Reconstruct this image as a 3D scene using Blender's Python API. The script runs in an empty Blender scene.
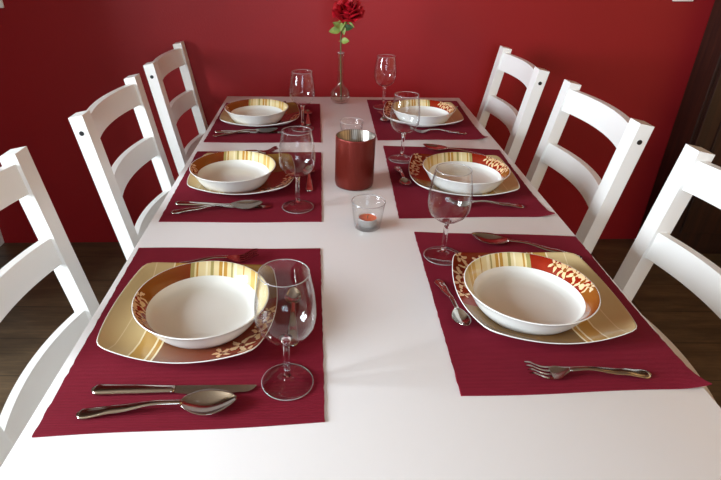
import bpy, bmesh, math, random
from math import sin, cos, pi, atan, radians
from mathutils import Vector, Matrix
random.seed(7)
S = bpy.context.scene
COL = S.collection

# ------------------------------------------------------------ camera
CAM_Z = 1.264
PITCH = atan(302 / 540.0)
ROLL = 0.007
fw = Vector((0, cos(PITCH), -sin(PITCH)))
up0 = Vector((0, sin(PITCH), cos(PITCH)))
rt0 = Vector((1, 0, 0))
rt = rt0 * cos(ROLL) + up0 * sin(ROLL)
up = up0 * cos(ROLL) - rt0 * sin(ROLL)
cd = bpy.data.cameras.new('camera')
cam = bpy.data.objects.new('camera', cd)
COL.objects.link(cam)
cam.matrix_world = Matrix(((rt.x, up.x, -fw.x, 0), (rt.y, up.y, -fw.y, 0), (rt.z, up.z, -fw.z, CAM_Z), (0, 0, 0, 1)))
cd.sensor_width = 36
cd.lens = 540 * 36 / 721
cd.shift_x = (360.5 - 322) / 721
cd.clip_start = 0.02
S.camera = cam

# ------------------------------------------------------------ world, lights, exposure
S.view_settings.view_transform = 'Standard'
S.view_settings.look = 'None'
S.view_settings.gamma = 1
S.view_settings.use_curve_mapping = False
S.view_settings.exposure = 0.88
S.cycles.use_denoising = True
S.cycles.use_adaptive_sampling = False
S.cycles.max_bounces = 12
S.cycles.transparent_max_bounces = 24
S.cycles.caustics_reflective = False
S.cycles.caustics_refractive = False
W = bpy.data.worlds.new('sky')
S.world = W
W.use_nodes = True
W.node_tree.nodes['Background'].inputs[0].default_value = (0.62, 0.78, 1.0, 1)
W.node_tree.nodes['Background'].inputs[1].default_value = 1.5


def area(name, loc, target, sx, sy, power, color):
    l = bpy.data.lights.new(name, 'AREA')
    l.shape = 'RECTANGLE'
    l.size, l.size_y = sx, sy
    l.energy = power
    l.color = color
    o = bpy.data.objects.new(name, l)
    COL.objects.link(o)
    o.location = loc
    o.rotation_euler = (Vector(target) - Vector(loc)).to_track_quat('-Z', 'Y').to_euler()
    return o


# daylight pouring through the window of the left wall and the one behind the camera
area('daylight_left_window', (-2.72, 0.0, 1.5), (0, 0.0, 1.5), 1.25, 1.35, 150, (0.82, 0.92, 1.0))
area('daylight_rear_window', (0.3, -2.72, 1.5), (0.3, 0, 1.5), 1.25, 1.35, 25, (0.72, 0.86, 1.0))


def add_wall_glow(loc, target, power):  # added spot that brightens the red wall; no such lamp is known
    l = bpy.data.lights.new('added_wall_glow_light', 'SPOT')
    l.energy = power
    l.color = (1.0, 0.76, 0.60)
    l.spot_size = radians(58)
    l.spot_blend = 1.0
    l.shadow_soft_size = 0.05
    o = bpy.data.objects.new('added_wall_glow_light', l)
    COL.objects.link(o)
    o.location = loc
    o.rotation_euler = (Vector(target) - Vector(loc)).to_track_quat('-Z', 'Y').to_euler()


SPOT = Vector((0.2, 1.35, 2.36))
SPOT_AIM = Vector((0.25, 2.26, 1.55))
add_wall_glow(SPOT, SPOT_AIM, 26)


# ------------------------------------------------------------ materials
def mat(name, col, rough=0.5, metal=0.0, spec=0.5, **kw):
    m = bpy.data.materials.new(name)
    m.use_nodes = True
    b = m.node_tree.nodes['Principled BSDF']
    b.inputs['Base Color'].default_value = (*col, 1)
    b.inputs['Roughness'].default_value = rough
    b.inputs['Metallic'].default_value = metal
    b.inputs['Specular IOR Level'].default_value = spec
    for k, v in kw.items():
        b.inputs[k.replace('_', ' ')].default_value = v
    return m


def srgb(r, g, b):
    f = lambda c: (c / 255 / 12.92) if c / 255 <= 0.04045 else ((c / 255 + 0.055) / 1.055) ** 2.4
    return (f(r), f(g), f(b))


class NT:
    """small expression builder on a material's node tree"""
    def __init__(s, m):
        s.m = m
        s.nt = m.node_tree
        s.b = s.nt.nodes['Principled BSDF']

    def node(s, t, **kw):
        n = s.nt.nodes.new(t)
        for k, v in kw.items():
            setattr(n, k, v)
        return n

    def put(s, sock, v):
        if isinstance(v, (int, float)):
            sock.default_value = v
        elif isinstance(v, tuple):
            sock.default_value = (*v, 1) if len(v) == 3 and len(sock.default_value) == 4 else v
        else:
            s.nt.links.new(v, sock)

    def m_(s, op, a, b=0.0, c=None):
        n = s.node('ShaderNodeMath', operation=op)
        s.put(n.inputs[0], a)
        s.put(n.inputs[1], b)
        if c is not None:
            s.put(n.inputs[2], c)
        return n.outputs[0]

    def coord(s, scale=(1, 1, 1), rot=(0, 0, 0), kind='Object'):
        t = s.node('ShaderNodeTexCoord')
        mp = s.node('ShaderNodeMapping')
        mp.inputs['Scale'].default_value = scale
        mp.inputs['Rotation'].default_value = rot
        s.nt.links.new(t.outputs[kind], mp.inputs[0])
        return mp.outputs[0]

    def noise(s, vec, scale, detail=3, rough=0.5):
        n = s.node('ShaderNodeTexNoise')
        s.nt.links.new(vec, n.inputs['Vector'])
        n.inputs['Scale'].default_value = scale
        n.inputs['Detail'].default_value = detail
        n.inputs['Roughness'].default_value = rough
        return n.outputs['Fac']

    def wave(s, vec, scale, dist=0, direction='X', detail=2):
        n = s.node('ShaderNodeTexWave', bands_direction=direction)
        s.nt.links.new(vec, n.inputs['Vector'])
        n.inputs['Scale'].default_value = scale
        n.inputs['Distortion'].default_value = dist
        n.inputs['Detail'].default_value = detail
        return n.outputs['Fac']

    def mix(s, f, a, b):
        n = s.node('ShaderNodeMix', data_type='RGBA')
        s.put(n.inputs[0], f)
        s.put(n.inputs[6], a)
        s.put(n.inputs[7], b)
        return n.outputs[2]

    def ramp(s, f, stops):
        n = s.node('ShaderNodeValToRGB')
        r = n.color_ramp
        while len(r.elements) < len(stops):
            r.elements.new(0.5)
        for e, (p, c) in zip(r.elements, stops):
            e.position = p
            e.color = (*c, 1)
        s.put(n.inputs[0], f)
        return n.outputs[0]

    def color(s, v):
        s.put(s.b.inputs['Base Color'], v)

    def bump(s, h, strength=0.3, dist=0.001):
        n = s.node('ShaderNodeBump')
        n.inputs['Strength'].default_value = strength
        n.inputs['Distance'].default_value = dist
        s.nt.links.new(h, n.inputs['Height'])
        s.nt.links.new(n.outputs[0], s.b.inputs['Normal'])


# painted red wall
M_wall = mat('red_wall_paint', srgb(150, 34, 34), 0.42, spec=0.28)
t = NT(M_wall)
v = t.coord()
t.color(t.mix(t.noise(v, 1.3, 4), srgb(134, 22, 27), srgb(144, 26, 30)))
t.bump(t.noise(v, 160, 4, 0.7), 0.35, 0.0015)
M_plaster = mat('warm_white_plaster', srgb(165, 148, 122), 0.8, spec=0.2)
t = NT(M_plaster)
t.bump(t.noise(t.coord(), 120, 3), 0.2, 0.001)
M_ochre = mat('ochre_plaster', srgb(245, 190, 125), 0.8, spec=0.2)
M_ceil = mat('ceiling_paint', srgb(150, 132, 112), 0.85, spec=0.2)
t = NT(M_ceil)
t.bump(t.noise(t.coord(), 90, 3), 0.2, 0.001)
# dark wooden floor
M_floor = mat('dark_floor_wood', srgb(70, 50, 38), 0.38)
t = NT(M_floor)
v = t.coord((1.3, 6, 1), (0, 0, .25))
g = t.noise(v, 2.6, 8, 0.7)
v2 = t.coord((2.2, 40, 1))
g2 = t.noise(v2, 3.0, 5, 0.6)
gg = t.m_('ADD', t.m_('MULTIPLY', g, 0.7), t.m_('MULTIPLY', g2, 0.3))
c = t.ramp(gg, [(0.3, srgb(54, 43, 31)), (0.5, srgb(84, 68, 50)), (0.68, srgb(112, 92, 68))])
br = t.node('ShaderNodeTexBrick')
br.inputs['Scale'].default_value = 1.0
br.inputs['Brick Width'].default_value = 1.25
br.inputs['Row Height'].default_value = 0.19
br.inputs['Mortar Size'].default_value = 0.0025
br.inputs['Color1'].default_value = (0.9, 0.9, 0.9, 1)
br.inputs['Color2'].default_value = (1.1, 1.05, 1.0, 1)
br.inputs['Mortar'].default_value = (0.35, 0.35, 0.35, 1)
t.nt.links.new(t.coord(), br.inputs['Vector'])
mul = t.node('ShaderNodeMix', data_type='RGBA', blend_type='MULTIPLY')
mul.inputs[0].default_value = 1
t.put(mul.inputs[6], c)
t.put(mul.inputs[7], br.outputs['Color'])
t.color(mul.outputs[2])
t.bump(gg, 0.15, 0.001)

M_white = mat('white_lacquer', srgb(232, 230, 226), 0.32)
t = NT(M_white)
t.bump(t.noise(t.coord((1, 1, 1)), 60, 3), 0.06, 0.0006)
M_table = mat('white_table_foil', srgb(232, 229, 228), 0.24)
t = NT(M_table)
t.bump(t.noise(t.coord((1, 1, 1)), 14, 3), 0.05, 0.001)
M_plug = mat('black_plug', srgb(14, 14, 14), 0.5)
M_plast = mat('white_plastic', srgb(225, 220, 212), 0.35)
M_frame = mat('white_window_frame', srgb(235, 235, 232), 0.4)
M_dark = mat('dark_stained_wood', srgb(42, 20, 13), 0.42)
t = NT(M_dark)
g = t.noise(t.coord((30, 30, 1.2)), 2.0, 5, 0.6)
t.color(t.ramp(g, [(0.3, srgb(26, 12, 8)), (0.7, srgb(58, 28, 16))]))
# ribbed cotton
M_mat = mat('crimson_ribbed_cotton', srgb(122, 22, 44), 0.85, spec=0.15)
t = NT(M_mat)
w1 = t.wave(t.coord(), 120, 0.5, 'Y')
w2 = t.wave(t.coord(), 260, 0.5, 'X')
n1 = t.noise(t.coord((6, 60, 1)), 6, 4)
h = t.m_('ADD', w1, t.m_('MULTIPLY', w2, 0.3))
t.color(t.mix(t.m_('ADD', t.m_('MULTIPLY', w1, 0.45), t.m_('MULTIPLY', n1, 0.5)), srgb(104, 18, 32), srgb(140, 32, 54)))
t.bump(h, 0.4, 0.001)
M_fray = mat('pale_frayed_thread', srgb(190, 120, 125), 0.9)

M_steel = mat('polished_steel', (0.52, 0.48, 0.44), 0.14, metal=1.0)
M_porc = mat('white_porcelain', srgb(233, 233, 228), 0.12)
M_foil = mat('aluminium_cup', (0.8, 0.8, 0.8), 0.3, metal=1.0)
M_wax = mat('orange_wax', srgb(225, 105, 60), 0.45, Subsurface_Weight=0.2)
M_wick = mat('charred_wick', srgb(40, 32, 28), 0.9)


def thin_glass(name, tint=(0.997, 0.998, 0.998), gloss=1.0):
    m = bpy.data.materials.new(name)
    m.use_nodes = True
    nt = m.node_tree
    nt.nodes.clear()
    out = nt.nodes.new('ShaderNodeOutputMaterial')
    mx = nt.nodes.new('ShaderNodeMixShader')
    tr = nt.nodes.new('ShaderNodeBsdfTransparent')
    gl = nt.nodes.new('ShaderNodeBsdfGlossy')
    lw = nt.nodes.new('ShaderNodeLayerWeight')
    lw.inputs['Blend'].default_value = 0.5
    pw = nt.nodes.new('ShaderNodeMath')
    pw.operation = 'POWER'
    pw.inputs[1].default_value = 3.3
    mu = nt.nodes.new('ShaderNodeMath')
    mu.operation = 'MULTIPLY_ADD'
    mu.inputs[1].default_value = 0.85 * gloss
    mu.inputs[2].default_value = 0.022
    nt.links.new(lw.outputs['Facing'], pw.inputs[0])
    tr.inputs[0].default_value = (*tint, 1)
    gl.inputs['Roughness'].default_value = 0.02
    nt.links.new(pw.outputs[0], mu.inputs[0])
    nt.links.new(mu.outputs[0], mx.inputs[0])
    nt.links.new(tr.outputs[0], mx.inputs[1])
    nt.links.new(gl.outputs[0], mx.inputs[2])
    nt.links.new(mx.outputs[0], out.inputs[0])
    return m


M_glass = thin_glass('clear_thin_glass')
M_solid = mat('clear_solid_glass', (1, 1, 1), 0.01, Transmission_Weight=1.0, IOR=1.45)
M_vase = thin_glass('greenish_vase_glass', (0.95, 0.97, 0.94), 1.0)
# smoky red candle glass with a mirrored inside
M_redg = mat('frosted_red_glass', srgb(120, 26, 18), 0.28, metal=0.55)
t = NT(M_redg)
ang = t.node('ShaderNodeSeparateXYZ')
t.nt.links.new(t.coord(), ang.inputs[0])
th = t.m_('ARCTAN2', ang.outputs[1], ang.outputs[0])
rib = t.m_('SINE', t.m_('MULTIPLY', th, 90.0))
t.color(t.mix(t.m_('MULTIPLY_ADD', rib, 0.15, 0.5), srgb(92, 24, 18), srgb(128, 42, 30)))
t.bump(rib, 0.25, 0.0008)
M_redin = mat('silvered_inside', (0.35, 0.33, 0.32), 0.3, metal=0.9)
t = NT(M_redin)
sp = t.node('ShaderNodeSeparateXYZ')
t.nt.links.new(t.coord(), sp.inputs[0])
rib = t.m_('SINE', t.m_('MULTIPLY', t.m_('ARCTAN2', sp.outputs[1], sp.outputs[0]), 60.0))
t.color(t.mix(t.m_('MULTIPLY_ADD', rib, 0.4, 0.5), (0.12, 0.09, 0.08), (0.6, 0.56, 0.5)))

M_petal = mat('dark_red_petal', srgb(150, 8, 26), 0.5)
t = NT(M_petal)
t.color(t.mix(t.noise(t.coord(), 60, 3), srgb(140, 2, 16), srgb(205, 18, 42)))
M_leaf = mat('green_leaf', srgb(104, 130, 50), 0.5)
t = NT(M_leaf)
t.color(t.mix(t.noise(t.coord(), 90, 3), srgb(70, 105, 40), srgb(160, 172, 88)))
M_leafd = mat('dark_green_leaf', srgb(46, 78, 40), 0.5)
t = NT(M_leafd)
t.color(t.mix(t.noise(t.coord(), 90, 3), srgb(34, 62, 30), srgb(66, 98, 50)))
M_stem = mat('rose_stem', srgb(70, 84, 40), 0.55)


def band(t, u, a, b):
    return t.m_('MULTIPLY', t.m_('GREATER_THAN', u, a), t.m_('LESS_THAN', u, b))


def blossoms(t, x, y, spots):
    """five-petalled cream blossoms printed at the given places; returns (petal mask, centre mask)"""
    pm = cm = None
    w1_ = t.noise(t.coord(), 75, 2)
    w2_ = t.noise(t.coord((1, 1, 1), (0, 0, 1.3)), 83, 2)
    x = t.m_('MULTIPLY_ADD', t.m_('SUBTRACT', w1_, .5), .013, x)
    y = t.m_('MULTIPLY_ADD', t.m_('SUBTRACT', w2_, .5), .013, y)
    for cx, cy, r, ph in spots:
        dx = t.m_('SUBTRACT', x, cx)
        dy = t.m_('SUBTRACT', y, cy)
        d = t.m_('SQRT', t.m_('ADD', t.m_('MULTIPLY', dx, dx), t.m_('MULTIPLY', dy, dy)))
        a = t.m_('ARCTAN2', dy, dx)
        lim = t.m_('MULTIPLY_ADD', t.m_('COSINE', t.m_('MULTIPLY_ADD', a, 5.0, ph)), r * 0.38, r * 0.62)
        k = t.m_('LESS_THAN', d, lim)
        c_ = t.m_('LESS_THAN', d, r * 0.22)
        pm = k if pm is None else t.m_('MAXIMUM', pm, k)
        cm = c_ if cm is None else t.m_('MAXIMUM', cm, c_)
    return pm, cm


CREAM = srgb(226, 208, 158)
OCHRE = srgb(188, 140, 62)
OLIVE = srgb(165, 150, 92)
BROWN = srgb(142, 78, 30)
MAROON = srgb(118, 40, 28)
RED = srgb(142, 30, 16)
PALE = srgb(238, 226, 190)

# bowl rim decoration: stripes run along local y
M_bowl = mat('bowl_rim_glaze', CREAM, 0.12)
t = NT(M_bowl)
sp = t.node('ShaderNodeSeparateXYZ')
t.nt.links.new(t.coord(), sp.inputs[0])
X, Y = sp.outputs[0], sp.outputs[1]
n = t.noise(t.coord(), 28, 3)
left_far = t.mix(t.m_('MULTIPLY_ADD', X, 12.0, 1.25), srgb(150, 92, 34), srgb(118, 34, 18))
leftc = t.mix(t.m_('GREATER_THAN', Y, 0.0), t.mix(n, srgb(120, 20, 10), srgb(160, 42, 18)), left_far)
pm, cmk = blossoms(t, X, Y, [(-.096, .004, .011, 0), (-.094, -.014, .012, 1.0), (-.090, -.033, .013, 2.0), (-.081, -.050, .012, .5), (-.070, -.064, .010, 1.5)])
leftc = t.mix(pm, leftc, t.mix(n, srgb(222, 160, 80), PALE))
leftc = t.mix(cmk, leftc, BROWN)
col = t.mix(t.m_('GREATER_THAN', X, -.036), leftc, CREAM)
for a, b_, cc in ((-.036, -.030, OLIVE), (-.027, -.024, OCHRE), (-.012, -.009, PALE), (-.004, .001, OLIVE), (.010, .024, OCHRE), (.016, .018, PALE), (.031, .034, OLIVE), (.036, .041, PALE), (.052, .054, OCHRE), (.066, .083, srgb(206, 170, 100)), (.074, .0755, PALE)):
    col = t.mix(band(t, X, a, b_), col, cc)
# thin golden strokes at the cream end
dg = t.m_('ADD', X, t.m_('MULTIPLY', Y, 0.55))
t.color(col)

# plate decoration
M_plate = mat('plate_glaze', CREAM, 0.14)
t = NT(M_plate)
sp = t.node('ShaderNodeSeparateXYZ')
t.nt.links.new(t.coord(), sp.inputs[0])
X, Y = sp.outputs[0], sp.outputs[1]
n = t.noise(t.coord((1, 1, 1)), 16, 3)
BEIGE = srgb(204, 180, 132)
rightc = t.mix(t.m_('MULTIPLY_ADD', X, 9.0, 0.2), srgb(128, 78, 48), srgb(132, 44, 24))
rightc = t.mix(t.m_('GREATER_THAN', Y, 0.03), rightc, t.mix(n, srgb(138, 104, 50), srgb(110, 70, 32)))
pm, cmk = blossoms(t, X, Y, [(.088, -.082, .019, 0), (.108, -.058, .018, 1.2), (.113, -.030, .016, .4), (.062, -.101, .015, 2.0), (.098, -.104, .014, .9), (.118, -.002, .012, 1.7)])
rightc = t.mix(pm, rightc, t.mix(n, srgb(214, 140, 70), PALE))
rightc = t.mix(cmk, rightc, MAROON)
col = t.mix(t.m_('GREATER_THAN', X, -.028), BEIGE, rightc)
for a, b_, cc in ((-.064, -.0615, PALE), (-.0615, -.040, srgb(190, 150, 80)), (-.040, -.037, PALE), (-.037, -.031, OCHRE), (-.031, -.0285, PALE), (-.093, -.0915, srgb(222, 204, 162))):
    col = t.mix(band(t, X, a, b_), col, cc)
t.color(col)


# ------------------------------------------------------------ builders
def build(name, bm, mats, parent=None, smooth=False, auto=None):
    me = bpy.data.meshes.new(name)
    bmesh.ops.recalc_face_normals(bm, faces=bm.faces[:])
    bm.to_mesh(me)
    bm.free()
    if not isinstance(mats, (list, tuple)):
        mats = [mats]
    for m in mats:
        me.materials.append(m)
    if smooth or auto:
        for p in me.polygons:
            p.use_smooth = True
        if auto:
            me.set_sharp_from_angle(angle=radians(auto))
    o = bpy.data.objects.new(name, me)
    COL.objects.link(o)
    if parent:
        o.parent = parent
    return o


def tag(o, label=None, cat=None, group=None, kind=None):
    if label:
        o['label'] = label
    if cat:
        o['category'] = cat
    if group:
        o['group'] = group
    if kind:
        o['kind'] = kind
    return o


def thing(name, loc=(0, 0, 0), rz=0.0):
    o = bpy.data.objects.new(name, None)
    o.empty_display_size = 0.05
    COL.objects.link(o)
    o.location = loc
    o.rotation_euler = (0, 0, rz)
    return o


def dup(root, loc, rz):
    r = root.copy()
    COL.objects.link(r)
    r.location = loc
    r.rotation_euler = (0, 0, rz)
    for ch in list(root.children):
        c_ = ch.copy()
        COL.objects.link(c_)
        c_.parent = r
        for g_ in list(ch.children):
            d = g_.copy()
            COL.objects.link(d)
            d.parent = c_
    return r


def box(bm, x0, x1, y0, y1, z0, z1, bevel=0.0):
    vs = [bm.verts.new((x, y, z)) for x in (x0, x1) for y in (y0, y1) for z in (z0, z1)]
    fs = [bm.faces.new([vs[i] for i in f]) for f in ((0, 1, 3, 2), (4, 6, 7, 5), (0, 4, 5, 1), (2, 3, 7, 6), (0, 2, 6, 4), (1, 5, 7, 3))]
    if bevel:
        es = list({e for f in fs for e in f.edges})
        bmesh.ops.bevel(bm, geom=es, offset=bevel, segments=2, profile=0.6, affect='EDGES')


def bevel_all(bm, off, seg=2, ang=40):
    es = [e for e in bm.edges if len(e.link_faces) == 2 and e.calc_face_angle(0) > radians(ang)]
    bmesh.ops.bevel(bm, geom=es, offset=off, segments=seg, profile=0.6, affect='EDGES')


def rings(bm, rows, close=True, caps=True, mi=None):
    """skin a list of vertex rings; mi gives the material index of each band"""
    R = [[bm.verts.new(p) for p in row] for row in rows]
    n_ = len(R[0])
    for k in range(len(R) - 1):
        for i in range(n_ if close else n_ - 1):
            j = (i + 1) % n_
            f = bm.faces.new((R[k][i], R[k][j], R[k + 1][j], R[k + 1][i]))
            if mi:
                f.material_index = mi[k]
    if caps:
        f = bm.faces.new(R[0][::-1])
        if mi:
            f.material_index = mi[0]
        f = bm.faces.new(R[-1])
        if mi:
            f.material_index = mi[-1]
    return R


def lathe(bm, prof, n_=48, mi=None, caps=True):
    return rings(bm, [[(r * cos(2 * pi * i / n_), r * sin(2 * pi * i / n_), z) for i in range(n_)] for r, z in prof], mi=mi, caps=caps)


def tube(bm, pts, rad, n_=10):
    rows = []
    P = [Vector(p) for p in pts]
    for k, p in enumerate(P):
        d = (P[min(k + 1, len(P) - 1)] - P[max(k - 1, 0)]).normalized()
        a = d.cross(Vector((0.3, 1, 0.1))).normalized()
        b = d.cross(a)
        r = rad[k] if isinstance(rad, (list, tuple)) else rad
        rows.append([p + a * r * cos(2 * pi * i / n_) + b * r * sin(2 * pi * i / n_) for i in range(n_)])
    rings(bm, rows)


# ------------------------------------------------------------ room
XL, XR, YB, ZC = -2.6, 2.3, -2.6, 2.5


def wall_y(x):
    return 2.252 + 0.0275 * x


def slab(name, x0, x1, y0, y1, z0, z1, m):
    bm = bmesh.new()
    box(bm, x0, x1, y0, y1, z0, z1)
    o = build(name, bm, m)
    o['kind'] = 'structure'
    return o


slab('floor', XL - .12, XR + .12, YB - .12, 2.52, -.1, 0, M_floor)
slab('ceiling', XL - .12, XR + .12, YB - .12, 2.52, ZC, ZC + .1, M_ceil)
bm = bmesh.new()
rings(bm, [[(XL - .12, wall_y(XL - .12), z), (XR + .12, wall_y(XR + .12), z), (XR + .12, 2.52, z), (XL - .12, 2.52, z)] for z in (0, ZC)])
tag(build('wall_back', bm, M_wall), kind='structure')
slab('wall_right', XR, XR + .12, YB, wall_y(XR) - .0, 0, ZC, M_ochre)


def wall_with_hole(name, axis, c0, c1, a0, a1, h0, h1, z0, z1, m):
    """a wall across `axis` (x: constant x) from a0 to a1 with a window hole h0..h1, z0..z1"""
    bm = bmesh.new()
    for (p, q, r, s_) in ((a0, h0, 0, ZC), (h1, a1, 0, ZC), (h0, h1, 0, z0), (h0, h1, z1, ZC)):
        if axis == 'x':
            box(bm, c0, c1, p, q, r, s_)
        else:
            box(bm, p, q, c0, c1, r, s_)
    tag(build(name, bm, m), kind='structure')


wall_with_hole('wall_left', 'x', XL - .12, XL, YB, wall_y(XL), -.7, .7, .8, 2.2, M_plaster)
wall_with_hole('wall_front', 'y', YB - .12, YB, XL - .12, XR + .12, -.4, 1.0, .8, 2.2, M_plaster)


def window(name, axis, c, h0, h1, z0, z1):
    bm = bmesh.new()
    bars = [(h0, h0 + .06, z0, z1), (h1 - .06, h1, z0, z1), ((h0 + h1) / 2 - .045, (h0 + h1) / 2 + .045, z0, z1), (h0, h1, z0, z0 + .06), (h0, h1, z1 - .06, z1)]
    for p, q, r, s_ in bars:
        if axis == 'x':
            box(bm, c - .03, c + .03, p, q, r, s_)
        else:
            box(bm, p, q, c - .03, c + .03, r, s_)
    w = build(name, bm, M_frame)
    w['kind'] = 'structure'
    bm = bmesh.new()
    if axis == 'x':
        box(bm, c - .003, c + .003, h0 + .05, h1 - .05, z0 + .05, z1 - .05)
    else:
        box(bm, h0 + .05, h1 - .05, c - .003, c + .003, z0 + .05, z1 - .05)
    build('window_glass', bm, M_glass, w)


window('window_1', 'x', XL - .05, -.7, .7, .8, 2.2)
window('window_2', 'y', YB - .05, -.4, 1.0, .8, 2.2)

slab('unseen_light_blocker', XL, -1.62, 1.05, 1.25, 0, ZC, M_plaster)  # unseen stub added to keep window light off the left back wall
# white door at the left end of the back wall
bm = bmesh.new()
wy = wall_y(-1.9)
for x0, x1, z0, z1 in ((-1.58, -1.497, 0, 2.08), (-2.42, -2.34, 0, 2.08), (-2.42, -1.497, 2.0, 2.08)):
    box(bm, x0, x1, wy - .03, wy + .03, z0, z1, 0.004)
d_ = tag(build('door_1', bm, M_white), kind='structure')
bm = bmesh.new()
box(bm, -2.34, -1.58, wy - .012, wy + .02, 0.006, 2.0, 0.002)
lf = build('door_leaf', bm, M_white, d_)

# dark cabinet at the right end of the back wall
CX0, CX1 = 1.52, 2.28
CY1 = wall_y(CX0) - .002
CY0 = 2.135
cab = thing('wall_cabinet', (CX0, CY0, 0))
tag(cab, 'tall dark brown stained wooden cabinet standing against the red wall at right', 'cabinet')
bm = bmesh.new()
box(bm, 0, CX1 - CX0, .02, CY1 - CY0, 0, 2.2, 0.003)
build('carcass', bm, M_dark, cab)
for k in range(2):
    bm = bmesh.new()
    x0 = .012 + k * .372
    box(bm, x0, x0 + .364, 0, .0195, .03, 2.18, .003)
    for z0, z1 in ((.12, 1.0), (1.1, 2.08)):
        box(bm, x0 + .07, x0 + .294, -.006, 0, z0, z1, .003)
    dd = build('door', bm, M_dark, cab)
    bm = bmesh.new()
    hx = x0 + (.335 if k == 0 else .03)
    tube(bm, [(hx, -.0005, 1.0), (hx, -.03, 1.005), (hx, -.03, 1.12), (hx, -.0005, 1.125)], .005)
    build('handle', bm, M_steel, dd, smooth=True)


def switch(x, z, rockers, label):
    s_ = thing('light_switch', (x, wall_y(x), z))
    s_.rotation_euler = (0, 0, atan(.0275))
    tag(s_, label, 'light switch')
    bm = bmesh.new()
    box(bm, -.04, .04, -.010, -.0005, -.04, .04, .003)
    build('cover_plate', bm, M_plast, s_, auto=30)
    for k in range(rockers):
        bm = bmesh.new()
        w_ = .056 / rockers
        box(bm, -.028 + k * w_ + .001, -.028 + (k + 1) * w_ - .001, -.014, -.0101, -.028, .028, .002)
        build('rocker', bm, M_plast, s_, auto=30)


switch(1.392, 1.098, 1, 'white square light switch on the red wall beside the dark cabinet')
switch(-1.252, 1.065, 2, 'white square light switch on the red wall at the left edge')

# ------------------------------------------------------------ table
TX0, TX1, TY0, TY1, TZ = -.362, .515, .30, 2.046, .74
tb = thing('dining_table', ((TX0 + TX1) / 2, (TY0 + TY1) / 2, 0))
tag(tb, 'long white rectangular dining table laid for six people', 'table')
hx, hy = (TX1 - TX0) / 2, (TY1 - TY0) / 2
bm = bmesh.new()
box(bm, -hx, hx, -hy, hy, TZ - .032, TZ, .0025)
build('tabletop', bm, M_table, tb, auto=35)
bm = bmesh.new()
for a in ((-hx + .06, hx - .06, -hy + .06, -hy + .08), (-hx + .06, hx - .06, hy - .08, hy - .06), (-hx + .06, -hx + .08, -hy + .08, hy - .08), (hx - .08, hx - .06, -hy + .08, hy - .08)):
    box(bm, *a, TZ - .11, TZ - .0325)
build('apron', bm, M_white, tb)
for sy in (-.70, .50):   # trestle legs standing in the gaps between the chairs
    bm = bmesh.new()
    box(bm, -.30, .30, sy - .028, sy + .028, 0, .05, .004)
    box(bm, -.04, .04, sy - .025, sy + .025, .0505, TZ - .1, .003)
    box(bm, -.30, .30, sy - .028, sy + .028, TZ - .1, TZ - .0325, .004)
    build('trestle_leg', bm, M_white, tb)
bm = bmesh.new()
box(bm, -.015, .015, -.674, .474, .30, .38, .003)
build('stretcher', bm, M_white, tb)


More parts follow.
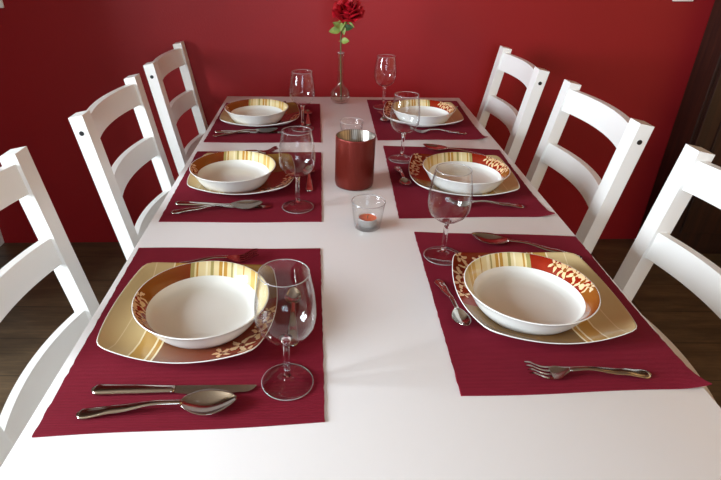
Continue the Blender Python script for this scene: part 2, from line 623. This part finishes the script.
# ------------------------------------------------------------ chairs
def make_chair():
    """faces local +x; origin on the floor under the front face of the back posts at seat height"""
    c_ = thing('dining_chair')
    HW, PW, PD = .2175, .045, .033
    LEAN = .175

    def xf(z):   # front face of the posts
        return -(z - .45) * LEAN if z > .45 else -(.45 - z) * .10
    for s_ in (-1, 1):
        bm = bmesh.new()
        y0, y1 = sorted((s_ * HW, s_ * (HW - PW)))
        rows = []
        for z in (0, .2, .40, .50, .7, .905):
            x = xf(z)
            if abs(z - .45) < .06:
                x = -.006
            rows.append([(x - PD, y0, z + (0 if z < .9 else -.003)), (x, y0, z + (0 if z < .9 else .004)), (x, y1, z + (0 if z < .9 else .004)), (x - PD, y1, z + (0 if z < .9 else -.003))])
        rings(bm, rows)
        bevel_all(bm, .003)
        p = build('back_post', bm, M_white, c_, auto=35)
        bm = bmesh.new()
        z = .866
        x = xf(z) - PD / 2
        n_ = 16
        rings(bm, [[(x + .0058 * cos(2 * pi * i / n_), s_ * (HW + e), z + .0058 * sin(2 * pi * i / n_)) for i in range(n_)] for e in (-.002, .0006)])
        build('screw_cap', bm, M_plug, p)
    # three curved slats
    for zt, hgt in ((.889, .061), (.730, .060), (.550, .066)):
        bm = bmesh.new()
        rows = []
        N_ = 20
        hw = HW - PW + .004
        for i in range(N_ + 1):
            u = -1 + 2 * i / N_
            y = u * hw
            bow = -.027 * (1 - u * u) - .006
            row = []
            for (dx, z) in ((0, zt - hgt), (0, zt), (-.016, zt), (-.016, zt - hgt)):
                row.append((xf(z) + bow + dx, y, z))
            rows.append(row)
        rings(bm, rows)
        bevel_all(bm, .002)
        build('slat', bm, M_white, c_, auto=35)
    # seat
    bm = bmesh.new()
    rows = []
    for z, e in ((.432, .0), (.448, .0), (.452, .004)):
        o_ = [(-.02 + e, -.165 + e), (-.02 + e, .165 - e), (.05, .205 - e), (.36, .222 - e), (.395 - e, .205 - e), (.405 - e, 0), (.395 - e, -.205 + e), (.36, -.222 + e), (.05, -.205 + e)]
        rows.append([(x, y, z) for x, y in o_])
    rings(bm, rows)
    build('seat', bm, M_white, c_, auto=30)
    for s_ in (-1, 1):
        bm = bmesh.new()
        cx, cy = .355, s_ * .185
        rings(bm, [[(cx - w_, cy - w_, z), (cx + w_, cy - w_, z), (cx + w_, cy + w_, z), (cx - w_, cy + w_, z)] for w_, z in ((.016, 0), (.021, .4315))])
        bevel_all(bm, .002)
        build('front_leg', bm, M_white, c_, auto=35)
        bm = bmesh.new()
        box(bm, -.002, .333, s_ * .185 - .01, s_ * .185 + .01, .375, .431)
        build('seat_rail', bm, M_white, c_)
        bm = bmesh.new()
        box(bm, -.02, .337, s_ * .185 - .008, s_ * .185 + .008, .16, .195, .002)
        build('stretcher', bm, M_white, c_)
    bm = bmesh.new()
    box(bm, .345, .365, -.164, .164, .375, .431)
    build('seat_rail', bm, M_white, c_)
    bm = bmesh.new()
    box(bm, -.03, -.012, -.172, .172, .375, .4315)
    build('seat_rail', bm, M_white, c_)
    return c_


chair = make_chair()
CHAIRS = [
    (-.494, .782, 0, 'white ladder-back chair at the left side, nearest the camera and cut by the frame'),
    (-.468, 1.425, 0, 'white ladder-back chair in the middle of the left side of the table'),
    (-.468, 2.008, 0, 'white ladder-back chair at the far end of the left side, beside the red wall'),
    (.648, .823, pi, 'white ladder-back chair at the right side, nearest the camera, before the dark cabinet'),
    (.625, 1.390, pi, 'white ladder-back chair in the middle of the right side of the table'),
    (.598, 1.955, pi, 'white ladder-back chair at the far end of the right side, beside the red wall'),
]
for i, (x, y, rz, lab) in enumerate(CHAIRS):
    c_ = chair if i == 0 else dup(chair, (0, 0, 0), 0)
    c_.location = (x, y, 0)
    c_.rotation_euler = (0, 0, rz)
    tag(c_, lab, 'chair', 'white chairs around the dining table')

# ------------------------------------------------------------ place mats
MATS = [
    ('near left', [(-.345, .447), (.005, .473), (-.003, .900), (-.352, .898)], 'crimson ribbed place mat at the near left corner of the picture'),
    ('mid left', [(-.344, 1.008), (-.001, 1.013), (-.004, 1.435), (-.350, 1.435)], 'crimson ribbed place mat in the middle of the left row'),
    ('far left', [(-.348, 1.515), (-.005, 1.521), (-.011, 1.940), (-.350, 1.944)], 'crimson ribbed place mat at the far left by the vase'),
    ('near right', [(.184, .519), (.520, .536), (.512, .957), (.188, .971)], 'crimson ribbed place mat at the near right with one corner curling over the table edge'),
    ('mid right', [(.165, 1.034), (.502, 1.047), (.502, 1.469), (.175, 1.496)], 'crimson ribbed place mat in the middle of the right row'),
    ('far right', [(.163, 1.546), (.493, 1.560), (.494, 1.995), (.163, 2.004)], 'crimson ribbed place mat at the far right against the far table edge'),
]
MZ = .7420
for k, (nm, cs, lab) in enumerate(MATS):
    c4 = [Vector((x, y, 0)) for x, y in cs]
    ctr = sum(c4, Vector()) / 4
    bm = bmesh.new()
    NX, NY = 40, 50
    rnd = random.Random(k)
    right = k >= 3
    g1 = []
    for layer in (0, 1):
        G = []
        for j in range(NY + 1):
            row = []
            v_ = j / NY
            for i in range(NX + 1):
                u = i / NX
                p = (c4[0] * (1 - u) + c4[1] * u) * (1 - v_) + (c4[3] * (1 - u) + c4[2] * u) * v_
                z = 0.0004 + layer * .0016
                if right and u > .86:   # loose corner lifts and curls a little
                    q = max(0, (u - .86) / .14) * max(0, 1 - v_ / .10)
                    z += .008 * q * q
                if i in (0, NX):
                    p = p + Vector((rnd.uniform(-.0008, .0008), 0, 0))
                if right:
                    p = p - Vector((.007 * u * sin(pi * v_ ** .6), 0, 0))
                p = p + Vector((0, .0015 * sin(u * 7 + k) * (1 if j in (0, NY) else 0), 0))
                row.append(bm.verts.new((p.x - ctr.x, p.y - ctr.y, z)))
            G.append(row)
        g1.append(G)
    for layer in (0, 1):
        G = g1[layer]
        for j in range(NY):
            for i in range(NX):
                bm.faces.new((G[j][i], G[j][i + 1], G[j + 1][i + 1], G[j + 1][i]))
    A, B = g1
    for j in range(NY):
        bm.faces.new((A[j][0], A[j + 1][0], B[j + 1][0], B[j][0]))
        bm.faces.new((A[j][NX], A[j + 1][NX], B[j + 1][NX], B[j][NX]))
    for i in range(NX):
        bm.faces.new((A[0][i], A[0][i + 1], B[0][i + 1], B[0][i]))
        bm.faces.new((A[NY][i], A[NY][i + 1], B[NY][i + 1], B[NY][i]))
    o = build('place_mat', bm, M_mat, auto=50)
    o.location = (ctr.x, ctr.y, TZ)
    tag(o, lab, 'place mat', 'crimson place mats on the table')


# ------------------------------------------------------------ crockery prototypes
def plate_mesh():
    bm = bmesh.new()
    N_ = 96
    h_ = .1285
    rho = .34    # bulging sides: arcs of radius rho; corners softened below

    def raw(th):
        a_ = ((th + pi / 4) % (pi / 2)) - pi / 4
        c_ = rho - h_
        return -c_ * cos(a_) + math.sqrt(rho * rho - (c_ * sin(a_)) ** 2)

    def R(th):
        return sum(raw(th + k_ * .035) * w_ for k_, w_ in ((-3, 1), (-2, 2), (-1, 3), (0, 4), (1, 3), (2, 2), (3, 1))) / 16
    rows = []
    mi = []
    prof = [(.02, .0035, 0), (.50, .0035, 0), (.56, 0.0, 0), (.60, 0.0, 0), (.63, .003, 0), (.85, .0085, .25), (.985, .0145, .9), (1.0, .0165, 1.0),
            (.992, .0172, 1.0), (.97, .0158, .9), (.85, .0118, .3), (.68, .0075, 0), (.60, .0062, 0), (.3, .006, 0), (.02, .006, 0)]
    for f, z, cr in prof:
        row = []
        for i in range(N_):
            th = 2 * pi * i / N_
            r = R(th)
            lift = (r / h_ - 1) * .055 * cr
            k_ = 1.0
            if f < .66:   # the well is round
                r = h_ * 1.02
            row.append((f * r * cos(th), f * r * sin(th), z + lift))
        rows.append(row)
    mi = [0] * 8 + [1] * 6
    rings(bm, rows, mi=mi)
    return bm


def bowl_mesh():
    bm = bmesh.new()
    prof = [(.002, .003), (.066, .003), (.069, .0), (.0735, .0), (.077, .003), (.0850, .0125), (.0900, .021), (.0960, .031), (.1030, .0408), (.1044, .0420), (.1041, .0430), (.1028, .0432),
            (.0935, .0340), (.0865, .0250), (.0830, .0175), (.0780, .0130), (.067, .0098), (.05, .0088), (.002, .0085)]
    mi = [0] * 11 + [1, 1] + [0] * 5
    lathe(bm, [(r_ * .972, z) for r_, z in prof], 96, mi=mi)
    return bm


plate = build('square_plate', plate_mesh(), [M_porc, M_plate], smooth=True)
bowl = build('soup_bowl', bowl_mesh(), [M_porc, M_bowl], smooth=True)


def ring(bm, R_, z, r_, n_=64, k_=8):
    rows = [[((R_ + r_ * cos(2 * pi * j / k_)) * cos(2 * pi * i / n_), (R_ + r_ * cos(2 * pi * j / k_)) * sin(2 * pi * i / n_), z + r_ * sin(2 * pi * j / k_)) for j in range(k_)] for i in range(n_)]
    rings(bm, rows + [rows[0]], caps=False)
    bmesh.ops.remove_doubles(bm, verts=bm.verts[:], dist=1e-6)


M_rim = mat('fire_polished_glass_edge', (0.92, 0.93, 0.93), 0.08, Transmission_Weight=0.72, IOR=1.45)


def make_wine_glass():
    g_ = thing('wine_glass')
    bm = bmesh.new()   # foot with the swelling into the stem
    lathe(bm, [(.001, 0), (.0335, 0), (.0346, .0012), (.0335, .0026), (.020, .0032), (.010, .0042), (.0062, .0075), (.0048, .012), (.001, .012)], 40)
    ft_ = build('foot', bm, M_glass, g_, smooth=True)
    bm = bmesh.new()
    ring(bm, .0345, .0011, .0007)
    build('rim', bm, M_rim, ft_, smooth=True)
    bm = bmesh.new()
    lathe(bm, [(.0048, .0121), (.0042, .025), (.0042, .055), (.0050, .069), (.0085, .0754)], 20)
    build('stem', bm, M_solid, g_, smooth=True)
    bm = bmesh.new()
    outer = [(.001, .0756), (.012, .0766), (.022, .0800), (.0310, .0880), (.0366, .099), (.0387, .112), (.0383, .127), (.0367, .142), (.0334, .160), (.0311, .1730)]
    inner = [(r - .0011, z) for r, z in reversed(outer[2:])] + [(.012, .0785), (.001, .0775)]
    lathe(bm, outer + [(.0311, .1741), (.0300, .1741)] + inner, 48)
    bw_ = build('bowl', bm, M_glass, g_, smooth=True)
    bm = bmesh.new()
    ring(bm, .0305, .1744, .0006)
    build('rim', bm, M_rim, bw_, smooth=True)
    return g_


glass = make_wine_glass()


# cutlery: lies along local +x, handle end at 0
def loft(bm, st, nseg=8):
    """st: (x, halfwidth, z of centre line, thickness, dish)"""
    rows = []
    for x, hw, z, th, dish in st:
        top, bot = [], []
        for i in range(nseg + 1):
            v_ = -1 + 2 * i / nseg
            zz = z - dish * (1 - v_ * v_)
            e = th * .5 * (1 - .55 * v_ ** 4)
            top.append((x, v_ * hw, zz + e))
            bot.append((x, v_ * hw, zz - e))
        rows.append(top + bot[::-1])
    rings(bm, rows)


def lerp_profile(keys, n_):
    out = []
    for i in range(n_ + 1):
        x = keys[0][0] + (keys[-1][0] - keys[0][0]) * i / n_
        for a, b in zip(keys, keys[1:]):
            if a[0] <= x <= b[0] + 1e-9:
                f = (x - a[0]) / (b[0] - a[0])
                f = f * f * (3 - 2 * f)
                out.append(tuple([x] + [a[k_] + (b[k_] - a[k_]) * f for k_ in range(1, 5)]))
                break
    return out


def make_spoon(name, L, bl, bw):
    s_ = thing(name)
    hl = L - bl
    z0 = .0018
    bm = bmesh.new()
    loft(bm, lerp_profile([(0, .0035, z0, .0025, 0), (.006, .0088, z0, .003, 0), (hl * .35, .0068, z0 + .004, .0028, -.0006), (hl * .75, .0036, z0 + .010, .003, 0), (hl, .0034, z0 + .0085, .003, 0)], 28))
    build('handle', bm, M_steel, s_, smooth=True)
    bm = bmesh.new()
    st = []
    N_ = 26
    for i in range(N_ + 1):
        f = i / N_
        x = hl - .002 + (bl + .002) * f
        w_ = bw * max(0.0, sin(pi * min(1, .03 + .955 * f) ** 1.0)) ** .68 * (1.0 - .16 * (f - .5))
        w_ = max(w_, .0034 if f < .5 else .0015)
        rim = .0092 - .003 * sin(pi * f) + (.0008 * f)
        st.append((x, w_, rim + .0010, .0013, .0072 * sin(pi * max(.0, min(1, f))) ** .7))
    loft(bm, st, 14)
    build('spoon_bowl', bm, M_steel, s_, smooth=True)
    return s_


def make_fork(name, L):
    s_ = thing(name)
    z0 = .0018
    hl = L * .66
    bm = bmesh.new()
    loft(bm, lerp_profile([(0, .0035, z0, .0025, 0), (.006, .0090, z0, .003, 0), (hl * .35, .0066, z0 + .004, .0028, -.0006), (hl * .8, .0036, z0 + .010, .003, 0), (hl, .0042, z0 + .0085, .0026, 0)], 28))
    build('handle', bm, M_steel, s_, smooth=True)
    bm = bmesh.new()

    def zf(f):
        return .0105 - .0072 * sin(pi * min(1, f * 1.15)) ** 1.0 + .006 * max(0, f - .55) ** 1.0
    sh = L - hl
    st = []
    for i in range(11):
        f = .42 * i / 10
        st.append((hl - .001 + sh * f, .0042 + .0083 * min(1, (f / .26)) ** 1.2 if f < .26 else .0125, zf(f), .0018, .0012 * min(1, f * 4)))
    loft(bm, st, 8)
    for k in range(4):
        yc = -.0107 + k * .00713
        rows = []
        for i in range(13):
            f = .40 + .6 * i / 12
            x = hl + sh * f
            w_ = .0017 if f < .9 else .0017 - (f - .9) * .010
            z = zf(f)
            rows.append([(x, yc - w_, z - .0008), (x, yc + w_, z - .0008), (x, yc + w_, z + .0008), (x, yc - w_, z + .0008)])
        rings(bm, rows)
    build('tines', bm, M_steel, s_, auto=40)
    return s_


def make_knife():
    s_ = thing('table_knife')
    L = .215
    hl = .108
    bm = bmesh.new()
    loft(bm, lerp_profile([(0, .0035, .0030, .004, 0), (.006, .0090, .0030, .0052, 0), (hl * .5, .0078, .0030, .0058, 0), (hl, .0062, .0030, .0050, 0)], 22))
    build('handle', bm, M_steel, s_, smooth=True)
    bm = bmesh.new()
    rows = []
    for i in range(25):
        f = i / 24
        x = hl + (L - hl) * f
        back = .0058
        edge = -.0060 - .0042 * sin(pi * min(1, f * 1.3)) ** .8 if f < .77 else -.0060
        if f > .85:
            q = (f - .85) / .15
            edge = edge + (back - .001 - edge) * q ** 2.2
        rows.append([(x, edge, .0022), (x, back, .0018), (x, back, .0036), (x, edge, .0026)])
    rings(bm, rows)
    build('blade', bm, M_steel, s_, auto=30)
    return s_


spoon = make_spoon('table_spoon', .198, .068, .0222)
dessert = make_spoon('dessert_spoon', .140, .044, .0145)
fork = make_fork('table_fork', .172)
knife = make_knife()

# ------------------------------------------------------------ the six settings
PL = ['at the near left', 'in the middle of the left row', 'at the far left',
      'at the near right', 'in the middle of the right row', 'at the far right']
first = set()


def put(proto, key, loc, rz, label, cat, group):
    o = proto if key not in first else (dup(proto, loc, rz))
    first.add(key)
    o.location = loc
    o.rotation_euler = (0, 0, rz)
    tag(o, label, cat, group)
    return o


PLATES = [(-.199, .686, -.03), (-.196, 1.240, 0.0), (-.205, 1.748, 0), (.350, .732, pi + .02), (.343, 1.242, pi - .05), (.330, 1.768, pi - .03)]
BOWLS = [(-.181, .670, .0), (-.213, 1.206, 0), (-.212, 1.714, 0), (.327, .706, pi + .06), (.341, 1.207, pi), (.322, 1.722, pi)]
GLASSES = [(-.045, .541), (-.054, 1.082), (-.063, 1.645), (.227, .874), (.214, 1.384), (.213, 1.897)]
# (x, y) of the handle end and (x, y) of the tip
SPOONS = [((-.304, .480), (-.118, .500)), ((-.327, 1.048), (-.133, 1.084)), ((-.330, 1.566), (-.145, 1.614)), ((.482, .872), (.303, .942)), ((.465, 1.392), (.290, 1.476)), ((.468, 1.902), (.285, 1.955))]
KNIVES = [((-.300, .521), (-.085, .526)), ((-.328, 1.092), (-.112, 1.074)), ((-.330, 1.602), (-.117, 1.600)), ((.485, .866), (.272, .874)), ((.478, 1.378), (.264, 1.384)), ((.478, 1.903), (.266, 1.906))]
FORKS = [((-.285, .822), (-.124, .862)), ((-.290, 1.385), (-.124, 1.434)), ((-.300, 1.880), (-.130, 1.908)), ((.452, .559), (.287, .558)), ((.450, 1.090), (.275, 1.098)), ((.440, 1.605), (.262, 1.618))]
DESSERTS = [((-.042, .612), (-.047, .748)), ((-.030, 1.165), (-.036, 1.303)), ((-.047, 1.683), (-.052, 1.817)), ((.203, .790), (.220, .655)), ((.194, 1.325), (.201, 1.195)), ((.194, 1.840), (.200, 1.712))]
dsuf = [' behind the glass'] * 3 + [' by the plate'] * 3
for i in range(6):
    x, y, rz = PLATES[i]
    side = 'brown and beige' if i < 3 else 'beige'
    put(plate, 'p', (x, y, MZ), rz, 'square %s porcelain plate under the bowl %s' % (side, PL[i]), 'plate', 'square striped plates')
    x, y, rz = BOWLS[i]
    put(bowl, 'b', (x, y, MZ + .0064), rz, 'white soup bowl with %s striped rim %s' % ('brown' if i < 3 else 'red', PL[i]), 'bowl', 'soup bowls with patterned rims')
    x, y = GLASSES[i]
    put(glass, 'g', (x, y, MZ + .0004), 0, 'empty clear wine glass standing on the place mat %s' % PL[i], 'glass', 'wine glasses')
    for proto, key, tab, nm, cat in ((spoon, 's', SPOONS, 'soup spoon', 'spoon'), (knife, 'k', KNIVES, 'knife', 'knife'), (fork, 'f', FORKS, 'fork', 'fork'), (dessert, 'd', DESSERTS, 'dessert spoon', 'spoon')):
        a, b = tab[i]
        ang_ = math.atan2(b[1] - a[1], b[0] - a[0])
        extra = {'s': ' by the knife', 'k': ' between spoon and plate', 'f': (' behind the plate' if i < 3 else ' before the plate'), 'd': dsuf[i]}[key]
        put(proto, key, (a[0], a[1], MZ + .0004), ang_, 'steel %s on the mat %s,%s' % (nm, PL[i], extra.lstrip(',') if extra.startswith(',') else extra), cat, nm.replace('knife', 'knive') + 's on the mats')

# ------------------------------------------------------------ candle holders
bm = bmesh.new()
prof = [(.001, 0), (.042, 0), (.0455, .002), (.0468, .010), (.0468, .120), (.0466, .1225), (.0455, .1232), (.0445, .1222), (.0443, .012), (.042, .008), (.001, .008)]
lathe(bm, prof, 64, mi=[0, 0, 0, 0, 0, 0, 1, 1, 1, 1])
o = build('candle_holder', bm, [M_redg, M_redin], smooth=True)
o.location = (.077, 1.218, TZ + .0003)
tag(o, 'tall dark red frosted cylinder candle holder in the middle of the table', 'candle holder')


def tealight_glass(x, y, label):
    bm = bmesh.new()
    lathe(bm, [(.001, 0), (.0255, 0), (.0272, .0015), (.0300, .020), (.0345, .0545), (.0349, .0565), (.0342, .0575), (.0335, .0565), (.0292, .022), (.0268, .0075), (.024, .006), (.001, .006)], 56)
    o = build('tealight_glass', bm, M_glass, smooth=True)
    bm = bmesh.new()
    ring(bm, .0342, .0576, .0009)
    build('rim', bm, M_rim, o, smooth=True)
    o.location = (x, y, TZ + .0003)
    tag(o, label, 'candle holder', 'clear tealight glasses')
    return o


TGX, TGY = .094, .996
tealight_glass(TGX, TGY, 'clear tapered glass candle holder with an orange tea light, nearest the camera')
tealight_glass(.084, 1.545, 'clear tapered glass candle holder behind the tall red one')
tl = thing('tealight', (TGX, TGY, TZ + .0066))
tag(tl, 'orange tea light in a metal cup inside the near clear glass', 'candle')
bm = bmesh.new()
lathe(bm, [(.001, 0), (.0186, 0), (.0192, .001), (.0192, .0150), (.0197, .0156), (.0189, .0156), (.0187, .0150), (.0187, .001), (.001, .0008)], 40)
build('metal_cup', bm, M_foil, tl, smooth=True)
bm = bmesh.new()
lathe(bm, [(.001, .0012), (.0184, .0012), (.0184, .0138), (.0176, .0132), (.001, .0128)], 40)
build('wax', bm, M_wax, tl, auto=40)
bm = bmesh.new()
tube(bm, [(0, 0, .012), (0, .0004, .017), (.001, .001, .020)], .0008, 6)
build('wick', bm, M_wick, tl)

# ------------------------------------------------------------ vase and rose
VX, VY = .062, 1.965
bm = bmesh.new()
out = [(.001, 0), (.020, 0), (.028, .004), (.0345, .014), (.0365, .025), (.0345, .038), (.027, .050), (.017, .058), (.0130, .066), (.0112, .080), (.0108, .120), (.0105, .158), (.0115, .166), (.0125, .170), (.0118, .174)]
inn = [(r - .0018, z) for r, z in reversed(out[3:14])] + [(.022, .008), (.001, .006)]
lathe(bm, out + [(.0105, .1745)] + inn, 48)
o = build('bud_vase', bm, M_vase, smooth=True)
o.location = (VX, VY, TZ + .0003)
bm = bmesh.new()
ring(bm, .0112, .1745, .0012)
build('rim', bm, M_rim, o, smooth=True)
tag(o, 'clear glass bud vase with round base and slender neck at the far table end', 'vase')

rose = thing('rose', (VX, VY, TZ + .028))
tag(rose, 'single dark red rose standing in the clear bud vase', 'flower')
bm = bmesh.new()
tube(bm, [(.004, 0, -.018), (.001, 0, .06), (-.001, 0, .15), (-.002, 0, .20), (.004, 0, .245), (.012, 0, .258)], [.0022, .0022, .0022, .0024, .0028, .004])
build('stem', bm, M_stem, rose, smooth=True)


def leaf(base, direction, nrm, L, w_, m):
    d = Vector(direction).normalized()
    s_ = Vector(nrm).cross(d).normalized()
    nn = d.cross(s_).normalized()
    bm = bmesh.new()
    N_ = 10
    for side in (.0004, -.0004):
        G = []
        for i in range(N_ + 1):
            f = i / N_
            wd = w_ * (sin(pi * f ** .8)) ** .8 if 0 < f < 1 else .0004
            c_ = Vector(base) + d * L * f + nn * (-.15 * L * f * f + side)
            G.append([bm.verts.new(c_ + s_ * wd * q + nn * abs(q) * wd * .3) for q in (-1, -.5, 0, .5, 1)])
        for i in range(N_):
            for j in range(4):
                bm.faces.new((G[i][j], G[i + 1][j], G[i + 1][j + 1], G[i][j + 1]))
    tube(bm, [Vector(base) - d * .01, Vector(base) + d * .004], .0008, 6)
    return build('leaf', bm, m, rose, smooth=True)


leaf((-.004, -.003, .222), (-.9, -.25, -.05), (0, -1, .5), .040, .013, M_leaf)
leaf((-.004, -.004, .232), (-.55, -.3, .35), (0, -1, .4), .032, .010, M_leaf)
leaf((.004, -.004, .236), (.15, -.4, -.95), (0, -1, .2), .030, .008, M_leaf)
leaf((.006, -.003, .228), (.85, -.2, .12), (0, -1, .4), .034, .011, M_leafd)
leaf((.000, -.003, .186), (.85, -.35, .10), (0, -1, .5), .028, .011, M_leaf)
leaf((-.002, -.004, .245), (-.1, -.5, -.85), (0, -1, .2), .028, .009, M_leaf)

# flower head: tilted towards the camera; petals wrap a bud in rings that open outwards
HC = Vector((.020, -.004, .256))
tilt = Matrix.Rotation(radians(26), 3, 'X')


def petal(phi, r0, r1, zb, zt, width, curl, idx):
    bm = bmesh.new()
    NU, NV = 10, 8
    rnd = random.Random(idx)
    wob = rnd.uniform(-.2, .2)
    for side in (0, .0005):
        G = []
        for j in range(NV + 1):
            v_ = j / NV
            row = []
            for i in range(NU + 1):
                u = -1 + 2 * i / NU
                a = phi + u * width * (0.30 + .70 * sin(pi * min(.62, v_ * .62) / 1.24 * 1.0) / sin(pi * .5)) * (1 if v_ < .75 else 1 - (v_ - .75) * .7)
                r = r0 + (r1 - r0) * (v_ ** .55)
                z = zb + (zt - zb) * v_ - (u * u) * (zt - zb) * .22 * v_
                if v_ > .7:
                    q = (v_ - .7) / .3
                    r += curl * q * q
                    z -= curl * .55 * q * q
                r += .0015 * sin(3 * u + wob * 9) * v_ + side
                p = Vector((r * cos(a), r * sin(a), z))
                row.append(bm.verts.new(HC + tilt @ p))
            G.append(row)
        for j in range(NV):
            for i in range(NU):
                bm.faces.new((G[j][i], G[j][i + 1], G[j + 1][i + 1], G[j + 1][i]))
    return build('petal', bm, M_petal, rose, smooth=True)


idx = 0
for ring, (cnt, r0, r1, zb, zt, wd, cu) in enumerate([
        (3, .001, .006, .016, .070, 1.15, .002), (4, .003, .013, .012, .070, .95, .004), (5, .004, .021, .008, .066, .80, .006),
        (6, .005, .030, .004, .061, .72, .009), (7, .006, .038, .000, .052, .62, .012), (8, .006, .043, -.003, .036, .55, .012)]):
    for k in range(cnt):
        idx += 1
        petal(2 * pi * k / cnt + ring * 1.1, r0, r1, zb, zt, wd, cu, idx)
bm = bmesh.new()
for k in range(5):
    a = 2 * pi * k / 5 + .4
    b0 = HC + tilt @ Vector((0, 0, -.002))
    ring_ = []
    pts = []
    for f in (0, .35, .7, 1):
        r = .002 + .032 * f
        pts.append(HC + tilt @ Vector((r * cos(a), r * sin(a), -.004 - .010 * f * f)))
    tube(bm, pts, [.003, .0045, .003, .0005], 8)
build('sepals', bm, M_leaf, rose, smooth=True)

# ------------------------------------------------------------ added fixture for the made-up wall glow, unseen above the frame
sp_ = thing('added_wall_glow_fixture', (SPOT.x, SPOT.y, ZC))
tag(sp_, 'small white unseen spotlight above the table, added to brighten the red wall', 'lamp')
bm = bmesh.new()
lathe(bm, [(.001, -.0005), (.05, -.0005), (.05, -.02), (.012, -.024), (.006, -.05), (.006, -.085), (.001, -.085)], 32)
build('added_mount', bm, M_plast, sp_, smooth=True)
bm = bmesh.new()
lathe(bm, [(.001, .075), (.026, .075), (.034, .06), (.036, -.02), (.034, -.02), (.032, .055), (.001, .068)], 32)
q_ = (SPOT_AIM - SPOT).to_track_quat('-Z', 'Y')
hd = build('added_head', bm, M_plast, sp_, smooth=True)
hd.location = SPOT - Vector((SPOT.x, SPOT.y, ZC))
hd.rotation_euler = q_.to_euler()
